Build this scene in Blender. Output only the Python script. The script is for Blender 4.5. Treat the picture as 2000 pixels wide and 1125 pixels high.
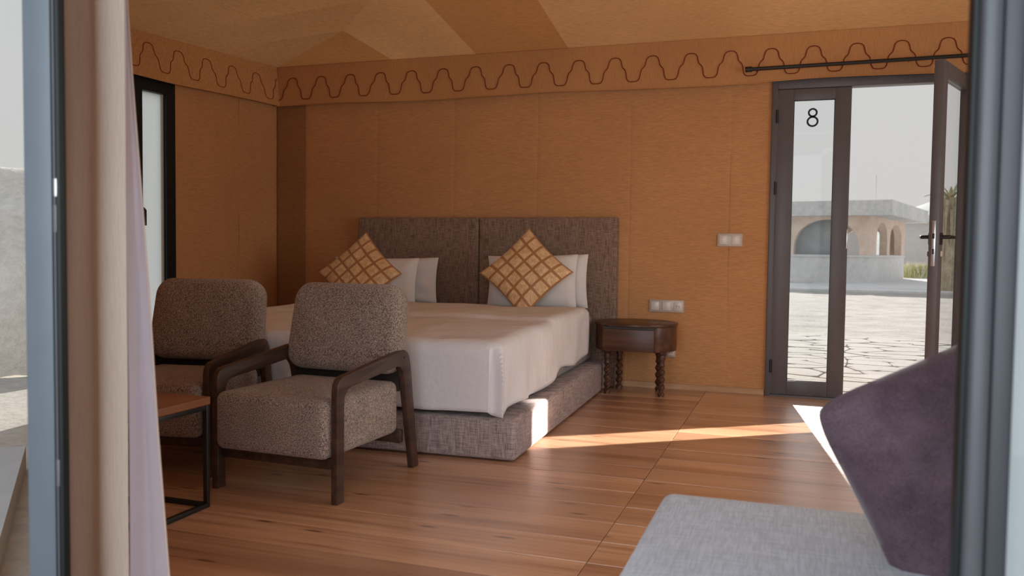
import bpy, bmesh, math, random
from mathutils import Vector, Matrix, noise
random.seed(7)
PI = math.pi
sc = bpy.context.scene
for o in list(bpy.data.objects): bpy.data.objects.remove(o)
col = sc.collection

# ------------------------------------------------------------------ camera
YAW, PITCH, ROLL, FPX = 0.329168, 0.0459995, 0.0124118, 1657.28
fw = Vector((-math.sin(YAW)*math.cos(PITCH), math.cos(YAW)*math.cos(PITCH), -math.sin(PITCH)))
r0 = Vector((math.cos(YAW), math.sin(YAW), 0)); u0 = r0.cross(fw)
cr = r0*math.cos(ROLL)+u0*math.sin(ROLL); cu = -r0*math.sin(ROLL)+u0*math.cos(ROLL)
cd = bpy.data.cameras.new('camera'); cam = bpy.data.objects.new('camera', cd); col.objects.link(cam)
M = Matrix.Identity(4)
for i, v in enumerate((cr, cu, -fw)):
    for j in range(3): M[j][i] = v[j]
M.translation = Vector((0, 0, 1.0)); cam.matrix_world = M
cd.sensor_width = 36; cd.sensor_fit = 'HORIZONTAL'; cd.lens = FPX/2000*36
cd.clip_start = 0.05; cd.clip_end = 600
cd.dof.use_dof = True; cd.dof.focus_distance = 4.6; cd.dof.aperture_fstop = 4.0
sc.camera = cam

# ------------------------------------------------------------------ world, sun, daylight fill lamps
sc.view_settings.view_transform = 'Standard'; sc.view_settings.look = 'None'
sc.view_settings.gamma = 1; sc.view_settings.use_curve_mapping = False
sc.view_settings.exposure = 0.0
w = bpy.data.worlds.new('world'); sc.world = w; w.use_nodes = True
nt = w.node_tree; nt.nodes.clear()
wo = nt.nodes.new('ShaderNodeOutputWorld'); bg = nt.nodes.new('ShaderNodeBackground')
tc = nt.nodes.new('ShaderNodeTexCoord'); sx = nt.nodes.new('ShaderNodeSeparateXYZ'); rp = nt.nodes.new('ShaderNodeValToRGB')
nt.links.new(tc.outputs['Generated'], sx.inputs[0]); nt.links.new(sx.outputs[2], rp.inputs[0])
rp.color_ramp.elements[0].color = (0.635, 0.62, 0.60, 1); rp.color_ramp.elements[1].color = (0.60, 0.64, 0.70, 1)
rp.color_ramp.elements[0].position = 0.0; rp.color_ramp.elements[1].position = 0.9
nt.links.new(rp.outputs[0], bg.inputs[0]); nt.links.new(bg.outputs[0], wo.inputs[0]); bg.inputs[1].default_value = 1.0

def light(name, kind, loc, direction, energy, color, **k):
    l = bpy.data.lights.new(name, kind); l.energy = energy; l.color = color
    for a, b in k.items(): setattr(l, a, b)
    o = bpy.data.objects.new(name, l); col.objects.link(o); o.location = loc
    o.rotation_euler = Vector(direction).to_track_quat('-Z', 'Y').to_euler(); return o
SUN_EL = math.radians(19.5)
light('sun', 'SUN', (0, 20, 8), (0.132*math.cos(SUN_EL), -0.991*math.cos(SUN_EL), -math.sin(SUN_EL)), 7.5, (1.0, 0.93, 0.86), angle=0.009)
# fill area lamps added to stand for daylight through front doorway and side window
light('daylight_fill_front', 'AREA', (-0.9, -1.6, 1.5), (0.12, 1, -0.03), 150, (0.83, 0.91, 1.0), shape='RECTANGLE', size=4.5, size_y=2.8)
light('daylight_fill_side', 'AREA', (2.55, 3.5, 1.35), (-1, 0.0, -0.05), 46, (1.0, 0.93, 0.86), shape='RECTANGLE', size=2.9, size_y=1.5)

# ------------------------------------------------------------------ material helpers
def new_mat(name):
    m = bpy.data.materials.new(name); m.use_nodes = True
    n = m.node_tree.nodes; b = n['Principled BSDF']; return m, m.node_tree, b
def N(t, kind, **k):
    n = t.nodes.new(kind)
    for a, b in k.items():
        if a.startswith('i_'): n.inputs[int(a[2:])].default_value = b
        else: setattr(n, a, b)
    return n
def coords(t, scale, rnd=0.0, kind='Object'):
    c = N(t, 'ShaderNodeTexCoord'); m = N(t, 'ShaderNodeMapping'); m.inputs['Scale'].default_value = scale
    t.links.new(c.outputs[kind], m.inputs[0])
    if rnd:
        oi = N(t, 'ShaderNodeObjectInfo'); mu = N(t, 'ShaderNodeMath', operation='MULTIPLY'); mu.inputs[1].default_value = rnd
        t.links.new(oi.outputs['Random'], mu.inputs[0]); t.links.new(mu.outputs[0], m.inputs['Location'])
    return m.outputs[0]
def noi(t, scale, vec_scale=(1, 1, 1), detail=3, rnd=0, rough=0.5):
    n = N(t, 'ShaderNodeTexNoise'); n.inputs['Scale'].default_value = scale; n.inputs['Detail'].default_value = detail
    n.inputs['Roughness'].default_value = rough
    t.links.new(coords(t, vec_scale, rnd), n.inputs['Vector']); return n.outputs[0]
def ramp(t, fac, stops):
    r = N(t, 'ShaderNodeValToRGB'); e = r.color_ramp.elements
    while len(e) < len(stops): e.new(0.5)
    for i, (p, c) in enumerate(stops): e[i].position = p; e[i].color = (*c, 1)
    t.links.new(fac, r.inputs[0]); return r.outputs[0]
def mix(t, a, b, fac, mode='MIX'):
    m = N(t, 'ShaderNodeMix', data_type='RGBA', blend_type=mode)
    for s, v in ((m.inputs[0], fac), (m.inputs[6], a), (m.inputs[7], b)):
        if isinstance(v, (int, float)): s.default_value = v
        elif isinstance(v, tuple): s.default_value = (*v, 1)
        else: t.links.new(v, s)
    return m.outputs[2]
def add(t, a, b, op='ADD'):
    m = N(t, 'ShaderNodeMath', operation=op)
    for s, v in ((m.inputs[0], a), (m.inputs[1], b)):
        if isinstance(v, (int, float)): s.default_value = v
        else: t.links.new(v, s)
    return m.outputs[0]
def bump(t, b, h, strength, dist=0.002):
    n = N(t, 'ShaderNodeBump'); n.inputs['Strength'].default_value = strength; n.inputs['Distance'].default_value = dist
    t.links.new(h, n.inputs['Height']); t.links.new(n.outputs[0], b.inputs['Normal'])
def fin(m, t, b, c, rough=0.8, spec=0.3, metal=0.0):
    if isinstance(c, tuple): b.inputs['Base Color'].default_value = (*c, 1)
    else: t.links.new(c, b.inputs['Base Color'])
    b.inputs['Roughness'].default_value = rough; b.inputs['Metallic'].default_value = metal
    b.inputs['Specular IOR Level'].default_value = spec
    return m
def sc3(c, k): return tuple(min(1, x*k) for x in c)

def m_canvas(name, c, horizontal=True, trans=0.0, vary=0.16):
    m, t, b = new_mat(name)
    fine = noi(t, 1, (22, 22, 380) if horizontal else (380, 60, 22), 2)
    big = noi(t, 1.1, detail=3)
    f = ramp(t, fine, [(0.3, sc3(c, 1-vary)), (0.7, sc3(c, 1+vary))])
    f = mix(t, f, ramp(t, big, [(0.3, (0.86, 0.84, 0.82)), (0.7, (1, 1, 1))]), 1.0, 'MULTIPLY')
    fin(m, t, b, f, 0.85, 0.15); bump(t, b, fine, 0.35, 0.0015)
    if trans:
        tr = N(t, 'ShaderNodeBsdfTranslucent'); t.links.new(f, tr.inputs[0])
        mx = N(t, 'ShaderNodeMixShader'); mx.inputs[0].default_value = trans
        out = t.nodes['Material Output']
        t.links.new(b.outputs[0], mx.inputs[1]); t.links.new(tr.outputs[0], mx.inputs[2]); t.links.new(mx.outputs[0], out.inputs[0])
    return m
def m_linen(name, lo, hi, k=1.0, rough=0.9, flat=False):
    m, t, b = new_mat(name)
    v = noi(t, 1, (260*k, 260*k, 16*k) if not flat else (260*k, 16*k, 120), 2); h = noi(t, 1, (16*k, 16*k, 300*k) if not flat else (16*k, 260*k, 120), 2)
    s = add(t, add(t, v, h), 0.5, 'MULTIPLY')
    c = ramp(t, s, [(0.40, lo), (0.60, hi)])
    fin(m, t, b, c, rough, 0.1); bump(t, b, s, 0.5, 0.0015)
    b.inputs['Sheen Weight'].default_value = 0.1
    return m
def m_boucle(name, lo, hi):
    m, t, b = new_mat(name)
    a = noi(t, 230, detail=2, rough=0.6); g = noi(t, 8, detail=2)
    s = add(t, add(t, a, 0.92, 'MULTIPLY'), add(t, g, 0.08, 'MULTIPLY'))
    c = ramp(t, s, [(0.38, lo), (0.64, hi)])
    fin(m, t, b, c, 1.0, 0.05); bump(t, b, a, 0.9, 0.004)
    b.inputs['Sheen Weight'].default_value = 0.25; b.inputs['Sheen Roughness'].default_value = 0.5
    return m
def m_wood(name, lo, hi, axis='x', rough=0.45, scale=1.0, rnd=20, spec=0.4):
    m, t, b = new_mat(name)
    vs = {'x': (1.5, 30, 30), 'y': (30, 1.5, 30), 'z': (30, 30, 1.5)}[axis]
    a = noi(t, scale, vs, 5, rnd, 0.6)
    fin(m, t, b, ramp(t, a, [(0.3, lo), (0.7, hi)]), rough, spec); bump(t, b, a, 0.15, 0.001); return m
def m_plain(name, c, rough=0.6, spec=0.4, metal=0.0, var=0.06, sc_=8):
    m, t, b = new_mat(name); a = noi(t, sc_, detail=4)
    return fin(m, t, b, ramp(t, a, [(0.3, sc3(c, 1-var)), (0.7, sc3(c, 1+var))]), rough, spec, metal)

WALL_C = (0.60, 0.312, 0.138)
MW = m_canvas('wall_canvas', WALL_C)
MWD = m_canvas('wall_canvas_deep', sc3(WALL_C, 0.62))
MV = m_canvas('valance_canvas', (0.60, 0.315, 0.135), False, vary=0.12)
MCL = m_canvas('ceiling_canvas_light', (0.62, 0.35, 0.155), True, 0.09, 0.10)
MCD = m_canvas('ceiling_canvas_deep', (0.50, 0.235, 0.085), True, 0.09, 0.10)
MSTITCH = m_plain('red_cord', (0.20, 0.03, 0.012), 0.8, 0.1)
MAL = m_plain('dark_aluminium', (0.11, 0.105, 0.112), 0.42, 0.5, 0.0)
MALB = m_plain('black_aluminium', (0.006, 0.009, 0.010), 0.5, 0.3)
MALG = m_plain('grey_aluminium', (0.085, 0.105, 0.125), 0.42, 0.5)
MBLK = m_plain('black_metal', (0.010, 0.011, 0.012), 0.4, 0.5)
MSTEEL = m_plain('steel', (0.6, 0.6, 0.6), 0.3, 0.5, 0.9)
def m_cotton():
    m, t, b = new_mat('white_cotton'); a = noi(t, 1, (5, 9, 4), 5, 0, 0.6); g = noi(t, 2.2, detail=2)
    fin(m, t, b, (0.79, 0.775, 0.79), 0.9, 0.1); bump(t, b, add(t, a, g), 0.55, 0.022); return m
MWHITE = m_cotton()
MPLW = m_plain('white_pillow_cotton', (0.78, 0.75, 0.73), 0.9, 0.1, var=0.02)
MSOCK = m_plain('white_plastic', (0.72, 0.66, 0.60), 0.25, 0.5, var=0.02)
MSOCK2 = m_plain('silver_plastic', (0.55, 0.50, 0.45), 0.25, 0.5, var=0.02)
MLIN = m_linen('headboard_linen', (0.15, 0.098, 0.070), (0.36, 0.25, 0.19))
MLINB = m_linen('bed_base_linen', (0.22, 0.165, 0.16), (0.48, 0.39, 0.37))
MSOFA = m_linen('sofa_linen', (0.42, 0.46, 0.51), (0.58, 0.63, 0.70), 1.0, flat=True)
MBOU = m_boucle('chair_boucle', (0.10, 0.068, 0.055), (0.56, 0.45, 0.385))
MWAL = m_wood('dark_walnut', (0.030, 0.015, 0.010), (0.085, 0.045, 0.030), 'y', 0.38)
MNS = m_wood('nightstand_wood', (0.050, 0.020, 0.010), (0.125, 0.050, 0.026), 'x', 0.35)
MTAB = m_wood('table_wood', (0.20, 0.075, 0.032), (0.34, 0.15, 0.07), 'y', 0.45)
MBB = m_wood('pale_pine', (0.42, 0.24, 0.12), (0.62, 0.40, 0.22), 'x', 0.6)
MCURB = m_canvas('curtain_beige', (0.70, 0.60, 0.52), False, vary=0.05)
MCURL = m_plain('curtain_lilac_shade', (0.46, 0.39, 0.42), 0.8, 0.15, var=0.03)  # shaded side of the beige curtain, shade put into the colour
MCURW = m_plain('curtain_white', (0.52, 0.55, 0.56), 0.9, 0.1, var=0.03, sc_=3)
MCURP = m_plain('curtain_rose', (0.56, 0.44, 0.38), 0.9, 0.1, var=0.03, sc_=3)

def m_velvet():
    m, t, b = new_mat('mauve_velvet')
    a = noi(t, 9, detail=5, rough=0.65); g = noi(t, 240, detail=2)
    c = mix(t, ramp(t, a, [(0.3, (0.062, 0.040, 0.052)), (0.7, (0.125, 0.085, 0.105))]), ramp(t, g, [(0.3, (0.8, 0.8, 0.8)), (0.7, (1.15, 1.15, 1.15))]), 1.0, 'MULTIPLY')
    fin(m, t, b, c, 0.9, 0.1); b.inputs['Sheen Weight'].default_value = 0.35; b.inputs['Sheen Roughness'].default_value = 0.4
    bump(t, b, g, 0.3, 0.001); return m
MVEL = m_velvet()

def m_floor():
    m, t, b = new_mat('pine_floor')
    a = noi(t, 1.0, (0.9, 42, 42), 6, 37, 0.68); g = noi(t, 1.0, (0.7, 7, 7), 3, 91)
    c = ramp(t, a, [(0.28, (0.30, 0.140, 0.075)), (0.44, (0.60, 0.335, 0.185)), (0.72, (0.76, 0.48, 0.295))])
    c = mix(t, c, ramp(t, g, [(0.32, (0.72, 0.60, 0.53)), (0.58, (1.12, 1.12, 1.12))]), 0.85, 'MULTIPLY')
    oi = N(t, 'ShaderNodeObjectInfo')
    c = mix(t, c, ramp(t, oi.outputs['Random'], [(0.0, (0.78, 0.72, 0.68)), (1.0, (1.12, 1.1, 1.08))]), 1.0, 'MULTIPLY')
    v = N(t, 'ShaderNodeTexVoronoi', voronoi_dimensions='2D'); v.inputs['Scale'].default_value = 1.0
    t.links.new(coords(t, (1.25, 5.2, 1.0), 13), v.inputs['Vector'])
    k = ramp(t, v.outputs['Distance'], [(0.02, (0.20, 0.11, 0.08)), (0.065, (1, 1, 1))])
    c = mix(t, c, k, 0.85, 'MULTIPLY')
    fin(m, t, b, c, 0.38, 0.6); bump(t, b, a, 0.10, 0.001)
    b.inputs['Coat Weight'].default_value = 1.0; b.inputs['Coat Roughness'].default_value = 0.31; b.inputs['Coat IOR'].default_value = 1.9
    return m
MFL = m_floor()

def m_cushion():
    m, t, b = new_mat('gold_check_silk')
    uv = N(t, 'ShaderNodeUVMap'); uv.uv_map = 'UVMap'; s = N(t, 'ShaderNodeSeparateXYZ'); t.links.new(uv.outputs[0], s.inputs[0])
    ls = []
    for ax in (0, 1):
        p = add(t, s.outputs[ax], 5.0, 'MULTIPLY'); f = add(t, p, 1.0, 'MODULO')
        d = add(t, f, 0.5, 'SUBTRACT'); d = add(t, d, 0.0, 'ABSOLUTE')
        ls.append(add(t, d, 0.40, 'GREATER_THAN'))
    L = add(t, ls[0], ls[1], 'MAXIMUM')
    slub = noi(t, 1, (160, 160, 18), 2); sl2 = noi(t, 35, detail=3)
    gold = ramp(t, add(t, slub, sl2, 'MULTIPLY'), [(0.12, (0.60, 0.37, 0.17)), (0.36, (0.88, 0.62, 0.34))])
    c = mix(t, gold, (0.42, 0.19, 0.075), L)
    fin(m, t, b, c, 0.5, 0.4); b.inputs['Sheen Weight'].default_value = 0.3
    bump(t, b, slub, 0.3, 0.001); return m
MCUSH = m_cushion()

def m_glass(name='clear_glass', tint=(0.97, 0.98, 0.98), refl=0.9):
    m = bpy.data.materials.new(name); m.use_nodes = True; t = m.node_tree; t.nodes.clear()
    o = N(t, 'ShaderNodeOutputMaterial'); tr = N(t, 'ShaderNodeBsdfTransparent'); tr.inputs[0].default_value = (*tint, 1)
    g = N(t, 'ShaderNodeBsdfGlossy'); g.inputs['Roughness'].default_value = 0.02
    f = N(t, 'ShaderNodeLayerWeight'); f.inputs[0].default_value = 0.5; mm = add(t, add(t, add(t, f.outputs['Facing'], 4.0, 'POWER'), 0.45, 'MULTIPLY'), 0.006)
    x = N(t, 'ShaderNodeMixShader'); t.links.new(mm, x.inputs[0]); t.links.new(tr.outputs[0], x.inputs[1]); t.links.new(g.outputs[0], x.inputs[2])
    t.links.new(x.outputs[0], o.inputs[0]); return m
MGL = m_glass()
def m_frost():
    m = bpy.data.materials.new('frosted_glass'); m.use_nodes = True; t = m.node_tree; t.nodes.clear()
    o = N(t, 'ShaderNodeOutputMaterial'); tr = N(t, 'ShaderNodeBsdfTranslucent'); tr.inputs[0].default_value = (0.97, 1.0, 1.0, 1)
    g = N(t, 'ShaderNodeBsdfGlossy'); g.inputs['Roughness'].default_value = 0.3
    x = N(t, 'ShaderNodeMixShader'); x.inputs[0].default_value = 0.06; t.links.new(tr.outputs[0], x.inputs[1]); t.links.new(g.outputs[0], x.inputs[2])
    t.links.new(x.outputs[0], o.inputs[0]); return m
MFR = m_frost()

def m_ground(name, lo, hi, s1=3.0, s2=30.0, bs=0.6, bd=0.03):
    m, t, b = new_mat(name); a = noi(t, s1, detail=6, rough=0.65); g = noi(t, s2, detail=4, rough=0.7)
    s = add(t, add(t, a, g), 0.5, 'MULTIPLY')
    fin(m, t, b, ramp(t, s, [(0.35, lo), (0.62, hi)]), 0.95, 0.1); bump(t, b, s, bs, bd); return m
MSAND = m_ground('pale_sand', (0.38, 0.355, 0.32), (0.56, 0.53, 0.48), 1.5, 14)
MSAND2 = m_ground('gravel_bed', (0.33, 0.31, 0.28), (0.54, 0.51, 0.47), 2, 22)
MBANK = m_ground('earth_bank', (0.60, 0.56, 0.50), (0.82, 0.77, 0.70), 2.2, 12, 0.8, 0.08)
MSTONE = m_ground('paving_stone', (0.42, 0.40, 0.37), (0.54, 0.52, 0.48), 1.5, 20, 0.4, 0.01)
MCONC = m_ground('weathered_concrete', (0.62, 0.62, 0.62), (0.80, 0.79, 0.77), 0.9, 5, 0.4, 0.02)
MSLAB = m_ground('stained_slab', (0.50, 0.51, 0.51), (0.74, 0.73, 0.70), 0.8, 6, 0.4, 0.02)
MPEACH = m_ground('peach_render', (0.70, 0.54, 0.44), (0.85, 0.70, 0.60), 0.5, 4, 0.3, 0.01)
MPALE = m_ground('pale_render', (0.62, 0.60, 0.58), (0.70, 0.68, 0.66), 0.5, 4, 0.2, 0.01)
MHILL = m_ground('hazy_hill', (0.42, 0.45, 0.43), (0.55, 0.57, 0.55), 0.05, 0.4, 0.2, 0.1)
MGRASS = m_ground('dry_green_grass', (0.34, 0.38, 0.14), (0.62, 0.62, 0.36), 4, 20, 0.2, 0.01)
MPLUME = m_ground('pale_plume', (0.62, 0.60, 0.52), (0.75, 0.72, 0.66), 4, 20, 0.2, 0.01)
MTHATCH = m_ground('dead_palm_frond', (0.30, 0.27, 0.18), (0.60, 0.54, 0.40), 3, 14, 0.5, 0.03)
MFROND = m_ground('palm_leaf', (0.26, 0.31, 0.18), (0.42, 0.46, 0.30), 3, 14, 0.2, 0.01)

# ------------------------------------------------------------------ object helpers
def link(o, parent=None):
    col.objects.link(o)
    if parent is not None: o.parent = parent
    return o
def meshobj(name, bm, mat, parent=None, world=True, smooth=True, mats=None):
    """world=True: bm is in world coordinates (parents are unrotated empties/meshes at .location chain)"""
    off = Vector((0, 0, 0)); p = parent
    while p is not None: off += p.location; p = p.parent
    me = bpy.data.meshes.new(name)
    if world and off.length > 0: bmesh.ops.translate(bm, vec=-off, verts=bm.verts)
    bm.to_mesh(me); bm.free()
    for q in (mats or [mat]): me.materials.append(q)
    if smooth:
        for p_ in me.polygons: p_.use_smooth = True
        try: me.set_sharp_from_angle(angle=math.radians(40))
        except Exception: pass
    return link(bpy.data.objects.new(name, me), parent)
def tag(o, label=None, cat=None, group=None, kind=None):
    if label: o['label'] = label
    if cat: o['category'] = cat
    if group: o['group'] = group
    if kind: o['kind'] = kind
    return o
def thing(name, label, cat, loc=(0, 0, 0), group=None):
    o = bpy.data.objects.new(name, None); o.empty_display_size = 0.1; o.location = loc; link(o); return tag(o, label, cat, group)
def copy_tree(o, parent=None):
    c = o.copy(); col.objects.link(c); c.parent = parent
    for ch in [x for x in bpy.data.objects if x.parent == o]: copy_tree(ch, c)
    return c
def BM(): return bmesh.new()
def box(bm, x0, x1, y0, y1, z0, z1, bevel=0.0, mat=None, seg=2):
    g = bmesh.ops.create_cube(bm, size=1.0); vs = g['verts']
    for v in vs: v.co = Vector(((x0+x1)/2+v.co.x*(x1-x0), (y0+y1)/2+v.co.y*(y1-y0), (z0+z1)/2+v.co.z*(z1-z0)))
    if bevel > 0:
        es = list({e for v in vs for e in v.link_edges})
        r = bmesh.ops.bevel(bm, geom=es, offset=bevel, segments=seg, affect='EDGES', profile=0.5)
        vs = list({v for f in r['faces'] for v in f.verts} | {v for v in vs if v.is_valid})
    if mat is not None:
        bmesh.ops.transform(bm, matrix=mat, verts=[v for v in vs if v.is_valid])
    return vs
def obox(name, b, mat, parent=None, bevel=0.002, **k):
    bm = BM(); box(bm, *b, bevel=bevel); return meshobj(name, bm, mat, parent, **k)
def tube(bm, pts, r, seg=10, closed=False):
    pts = [Vector(p) for p in pts]; rings = []; n = len(pts); prev = None
    rr = r if isinstance(r, (list, tuple)) else [r]*n
    for i, p in enumerate(pts):
        a = pts[(i-1) % n] if (closed or i > 0) else p; b = pts[(i+1) % n] if (closed or i < n-1) else p
        d = (b-a).normalized()
        if prev is None: s = d.cross(Vector((0, 0, 1)) if abs(d.z) < .9 else Vector((1, 0, 0))).normalized()
        else: s = (prev-d*prev.dot(d)).normalized()
        prev = s; q = d.cross(s)
        rings.append([bm.verts.new(p+(s*math.cos(2*PI*k/seg)+q*math.sin(2*PI*k/seg))*rr[i]) for k in range(seg)])
    m = n if closed else n-1
    for i in range(m):
        A, B = rings[i], rings[(i+1) % n]
        for k in range(seg): bm.faces.new((A[k], A[(k+1) % seg], B[(k+1) % seg], B[k]))
    if not closed:
        bm.faces.new(rings[0][::-1]); bm.faces.new(rings[-1])
def lathe(bm, prof, c=(0, 0, 0), seg=24, sx_=1.0, sy_=1.0):
    rings = []
    for r, z in prof:
        rings.append([bm.verts.new((c[0]+r*sx_*math.cos(2*PI*k/seg), c[1]+r*sy_*math.sin(2*PI*k/seg), c[2]+z)) for k in range(seg)])
    for A, B in zip(rings, rings[1:]):
        for k in range(seg): bm.faces.new((A[k], A[(k+1) % seg], B[(k+1) % seg], B[k]))
    bm.faces.new(rings[0][::-1]); bm.faces.new(rings[-1])
def prism(bm, poly, a0, a1, plane='yz', bevel=0.0):
    """extrude a polygon; plane yz -> along x, xy -> along z, xz -> along y"""
    def P(u, v, w):
        return {'yz': (w, u, v), 'xy': (u, v, w), 'xz': (u, w, v)}[plane]
    A = [bm.verts.new(P(u, v, a0)) for u, v in poly]; B = [bm.verts.new(P(u, v, a1)) for u, v in poly]
    fs = [bm.faces.new(A), bm.faces.new(B[::-1])]; n = len(poly)
    for i in range(n): fs.append(bm.faces.new((A[(i+1) % n], A[i], B[i], B[(i+1) % n])))
    bmesh.ops.recalc_face_normals(bm, faces=fs)
    if bevel:
        es = [e for f in fs[:2] for e in f.edges]
        bmesh.ops.bevel(bm, geom=es, offset=bevel, segments=2, affect='EDGES', profile=0.5)
    return A+B
def rr_outline(w, h, r, n=6):
    r = max(1e-4, min(r, w/2-1e-4, h/2-1e-4)); o = []
    for cx, cz, a0 in ((w/2-r, h/2-r, 0), (-w/2+r, h/2-r, PI/2), (-w/2+r, -h/2+r, PI), (w/2-r, -h/2+r, 1.5*PI)):
        for k in range(n+1):
            a = a0+PI/2*k/n; o.append((cx+r*math.cos(a), cz+r*math.sin(a)))
    return o
def slab(bm, w, h, t, r, b, bulge=0.0, mat=Matrix.Identity(4), bulge_back=None, warp=None, n=6):
    """upholstered slab: w along x, h along z, t along y (front face at -y); edges rounded by b, faces bulged"""
    if bulge_back is None: bulge_back = bulge
    prof = []; K = 4
    m = min(w, h)/2-b-0.002
    for f in (0.9, 0.7, 0.5, 0.3, 0.14): prof.append((b+m*f, -t/2-bulge*(1-(1-f)**2.5)))
    for k in range(K+1):
        a = PI/2*k/K; prof.append((b*(1-math.sin(a)), -t/2+b*(1-math.cos(a))))
    back = []
    for k in range(K, -1, -1):
        a = PI/2*k/K; back.append((b*(1-math.sin(a)), t/2-b*(1-math.cos(a))))
    for f in (0.14, 0.3, 0.5, 0.7, 0.9): back.append((b+m*f, t/2+bulge_back*(1-(1-f)**2.5)))
    rings = []
    for ins, y in prof+back:
        o = rr_outline(w-2*ins, h-2*ins, max(r-ins, 0.004), n)
        ring = []
        for x, z in o:
            v = Vector((x, y, z))
            if warp: v = warp(v)
            ring.append(bm.verts.new(mat @ v))
        rings.append(ring)
    L = len(rings[0]); fs = []
    for A, B in zip(rings, rings[1:]):
        for k in range(L): fs.append(bm.faces.new((A[k], A[(k+1) % L], B[(k+1) % L], B[k])))
    fs.append(bm.faces.new(rings[0][::-1])); fs.append(bm.faces.new(rings[-1]))
    bmesh.ops.recalc_face_normals(bm, faces=fs)
def pillow(bm, w, h, t, mat, n=22, pinch=0.07, seed=0, wr=0.004, plump=0.42, corner=0.0):
    """soft pillow in local xz plane, thickness along y, with uv"""
    uvl = bm.loops.layers.uv.new('UVMap'); grids = []
    for s in (-1, 1):
        g = []
        for i in range(n+1):
            row = []
            for j in range(n+1):
                u = -1+2*i/n; v = -1+2*j/n
                u = math.copysign(abs(u)**0.85, u); v = math.copysign(abs(v)**0.85, v)
                e = max(0.0, (1-u*u))*max(0.0, (1-v*v))
                y = s*t/2*e**plump
                x = u*w/2*(1-pinch*(1-v*v)); z = v*h/2*(1-pinch*(1-u*u))
                ck = 1-corner*(abs(u*v))**5; x *= ck; z *= ck
                nz = noise.noise(Vector((u*3+seed, v*3, s*5.0)))
                y += s*wr*nz*e**0.3*3
                edge = (i in (0, n) or j in (0, n))
                if edge and s == 1: row.append(grids[0][i][j]); continue
                row.append((bm.verts.new(mat @ Vector((x, y, z))), (u+1)/2, (v+1)/2))
            g.append(row)
        grids.append(g)
        for i in range(n):
            for j in range(n):
                q = [g[i][j], g[i+1][j], g[i+1][j+1], g[i][j+1]]
                if s == 1: q = q[::-1]
                f = bm.faces.new([a[0] for a in q])
                for lp, a in zip(f.loops, q): lp[uvl].uv = (a[1], a[2])
    bmesh.ops.recalc_face_normals(bm, faces=bm.faces)
def sheet(bm, f, nu, nv, thick=0.0):
    """grid surface f(u,v)->Vector with optional thickness by duplicating along normals"""
    g = [[bm.verts.new(f(i/nu, j/nv)) for j in range(nv+1)] for i in range(nu+1)]
    fs = [bm.faces.new((g[i][j], g[i+1][j], g[i+1][j+1], g[i][j+1])) for i in range(nu) for j in range(nv)]
    if thick:
        bm.normal_update()
        bmesh.ops.solidify(bm, geom=fs, thickness=thick)
def T(x, y, z): return Matrix.Translation((x, y, z))
def RX(a): return Matrix.Rotation(a, 4, 'X')
def RY(a): return Matrix.Rotation(a, 4, 'Y')
def RZ(a): return Matrix.Rotation(a, 4, 'Z')

# ------------------------------------------------------------------ structure
W = 6.162                                   # inner face of the back wall
ZC = 2.484
CX = -4.212                                 # back left corner
# left wall runs from the corner towards the camera at 5.6 degrees
LD = Vector((-0.0983, -0.9952, 0))
LN = Vector((0.9952, -0.0983, 0))           # its inward normal
def lwp(t, z, off=0.0): return Vector((CX, W, z))+LD*t+LN*off
TL = 2.135                                  # length of the left wall

# subfloor and floor planks
def left_limit(y):
    if y > 4.04: return CX-0.0983*(W-y)/0.9952
    return -1.365-0.734*(y-1.25)/0.679
floor = obox('floor', (-1.35, 2.2, 1.1, 6.23, -0.08, -0.026), MBB, bevel=0)
tag(floor, kind='structure')
bm = BM(); prism(bm, [(left_limit(6.2)+.0, 6.2), (left_limit(4.04), 4.04), (-1.33, 1.22), (-1.3, 1.22), (-1.3, 6.2)], -0.08, -0.027, 'xy')
meshobj('subfloor', bm, MBB, floor, smooth=False)
yy = 6.155; pw = 0.2085; rows = []
while yy > 1.12:
    rows.append((max(yy-pw, 1.12), yy)); yy -= pw
for k, (y0, y1) in enumerate(rows):
    for part in (0, 1):
        bm = BM(); g = 0.0015
        if part == 0:
            xa0, xa1, xb = left_limit(y0)+.004, left_limit(y1)+.004, -0.628-g
        else:
            xa0 = xa1 = -0.628+g; xb = 2.195
        if xb-xa0 < 0.1: continue
        dz = random.uniform(-0.0008, 0.0008)
        prism(bm, [(xa0, y0+g), (xb, y0+g), (xb, y1-g), (xa1, y1-g)], -0.026, dz, 'xy', bevel=0.001)
        meshobj('floor_plank', bm, MFL, floor, smooth=False)

# back wall core + canvas panels
bm = BM()
box(bm, -4.6, -0.226, W+.012, W+.10, -.08, 2.47); box(bm, -0.226, 1.035, W+.012, W+.10, 2.19, 2.47); box(bm, 1.035, 2.3, W+.012, W+.10, -.08, 2.47)
wb = tag(meshobj('wall_back', bm, MWD, smooth=False), kind='structure')
def canvas_panel(parent, x0, x1, z0, z1, mat, seed):
    def f(u, v):
        x = x0+(x1-x0)*u; z = z0+(z1-z0)*v
        e = min(1, min(u, 1-u)*(x1-x0)/0.012, 1)
        y = W+0.003-0.002*e
        y += -0.003*noise.noise(Vector((x*1.7, z*2.3, seed)))-0.0015*noise.noise(Vector((x*6, z*5, seed)))
        if v > 0.9: y -= 0.004*math.sin(u*17+seed)*(v-0.9)*10*0.6
        return Vector((x, y, z))
    bm = BM(); sheet(bm, lambda u, v: f(u, v), max(12, int((x1-x0)*60)), 26)
    bmesh.ops.recalc_face_normals(bm, faces=bm.faces)
    for fc in bm.faces:
        if fc.normal.y > 0: fc.normal_flip()
    return meshobj('canvas_panel', bm, mat, parent)
seams = [CX+.0, -3.934, -3.267, -2.596, -1.914, -1.203, -0.493, -0.228]
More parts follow.
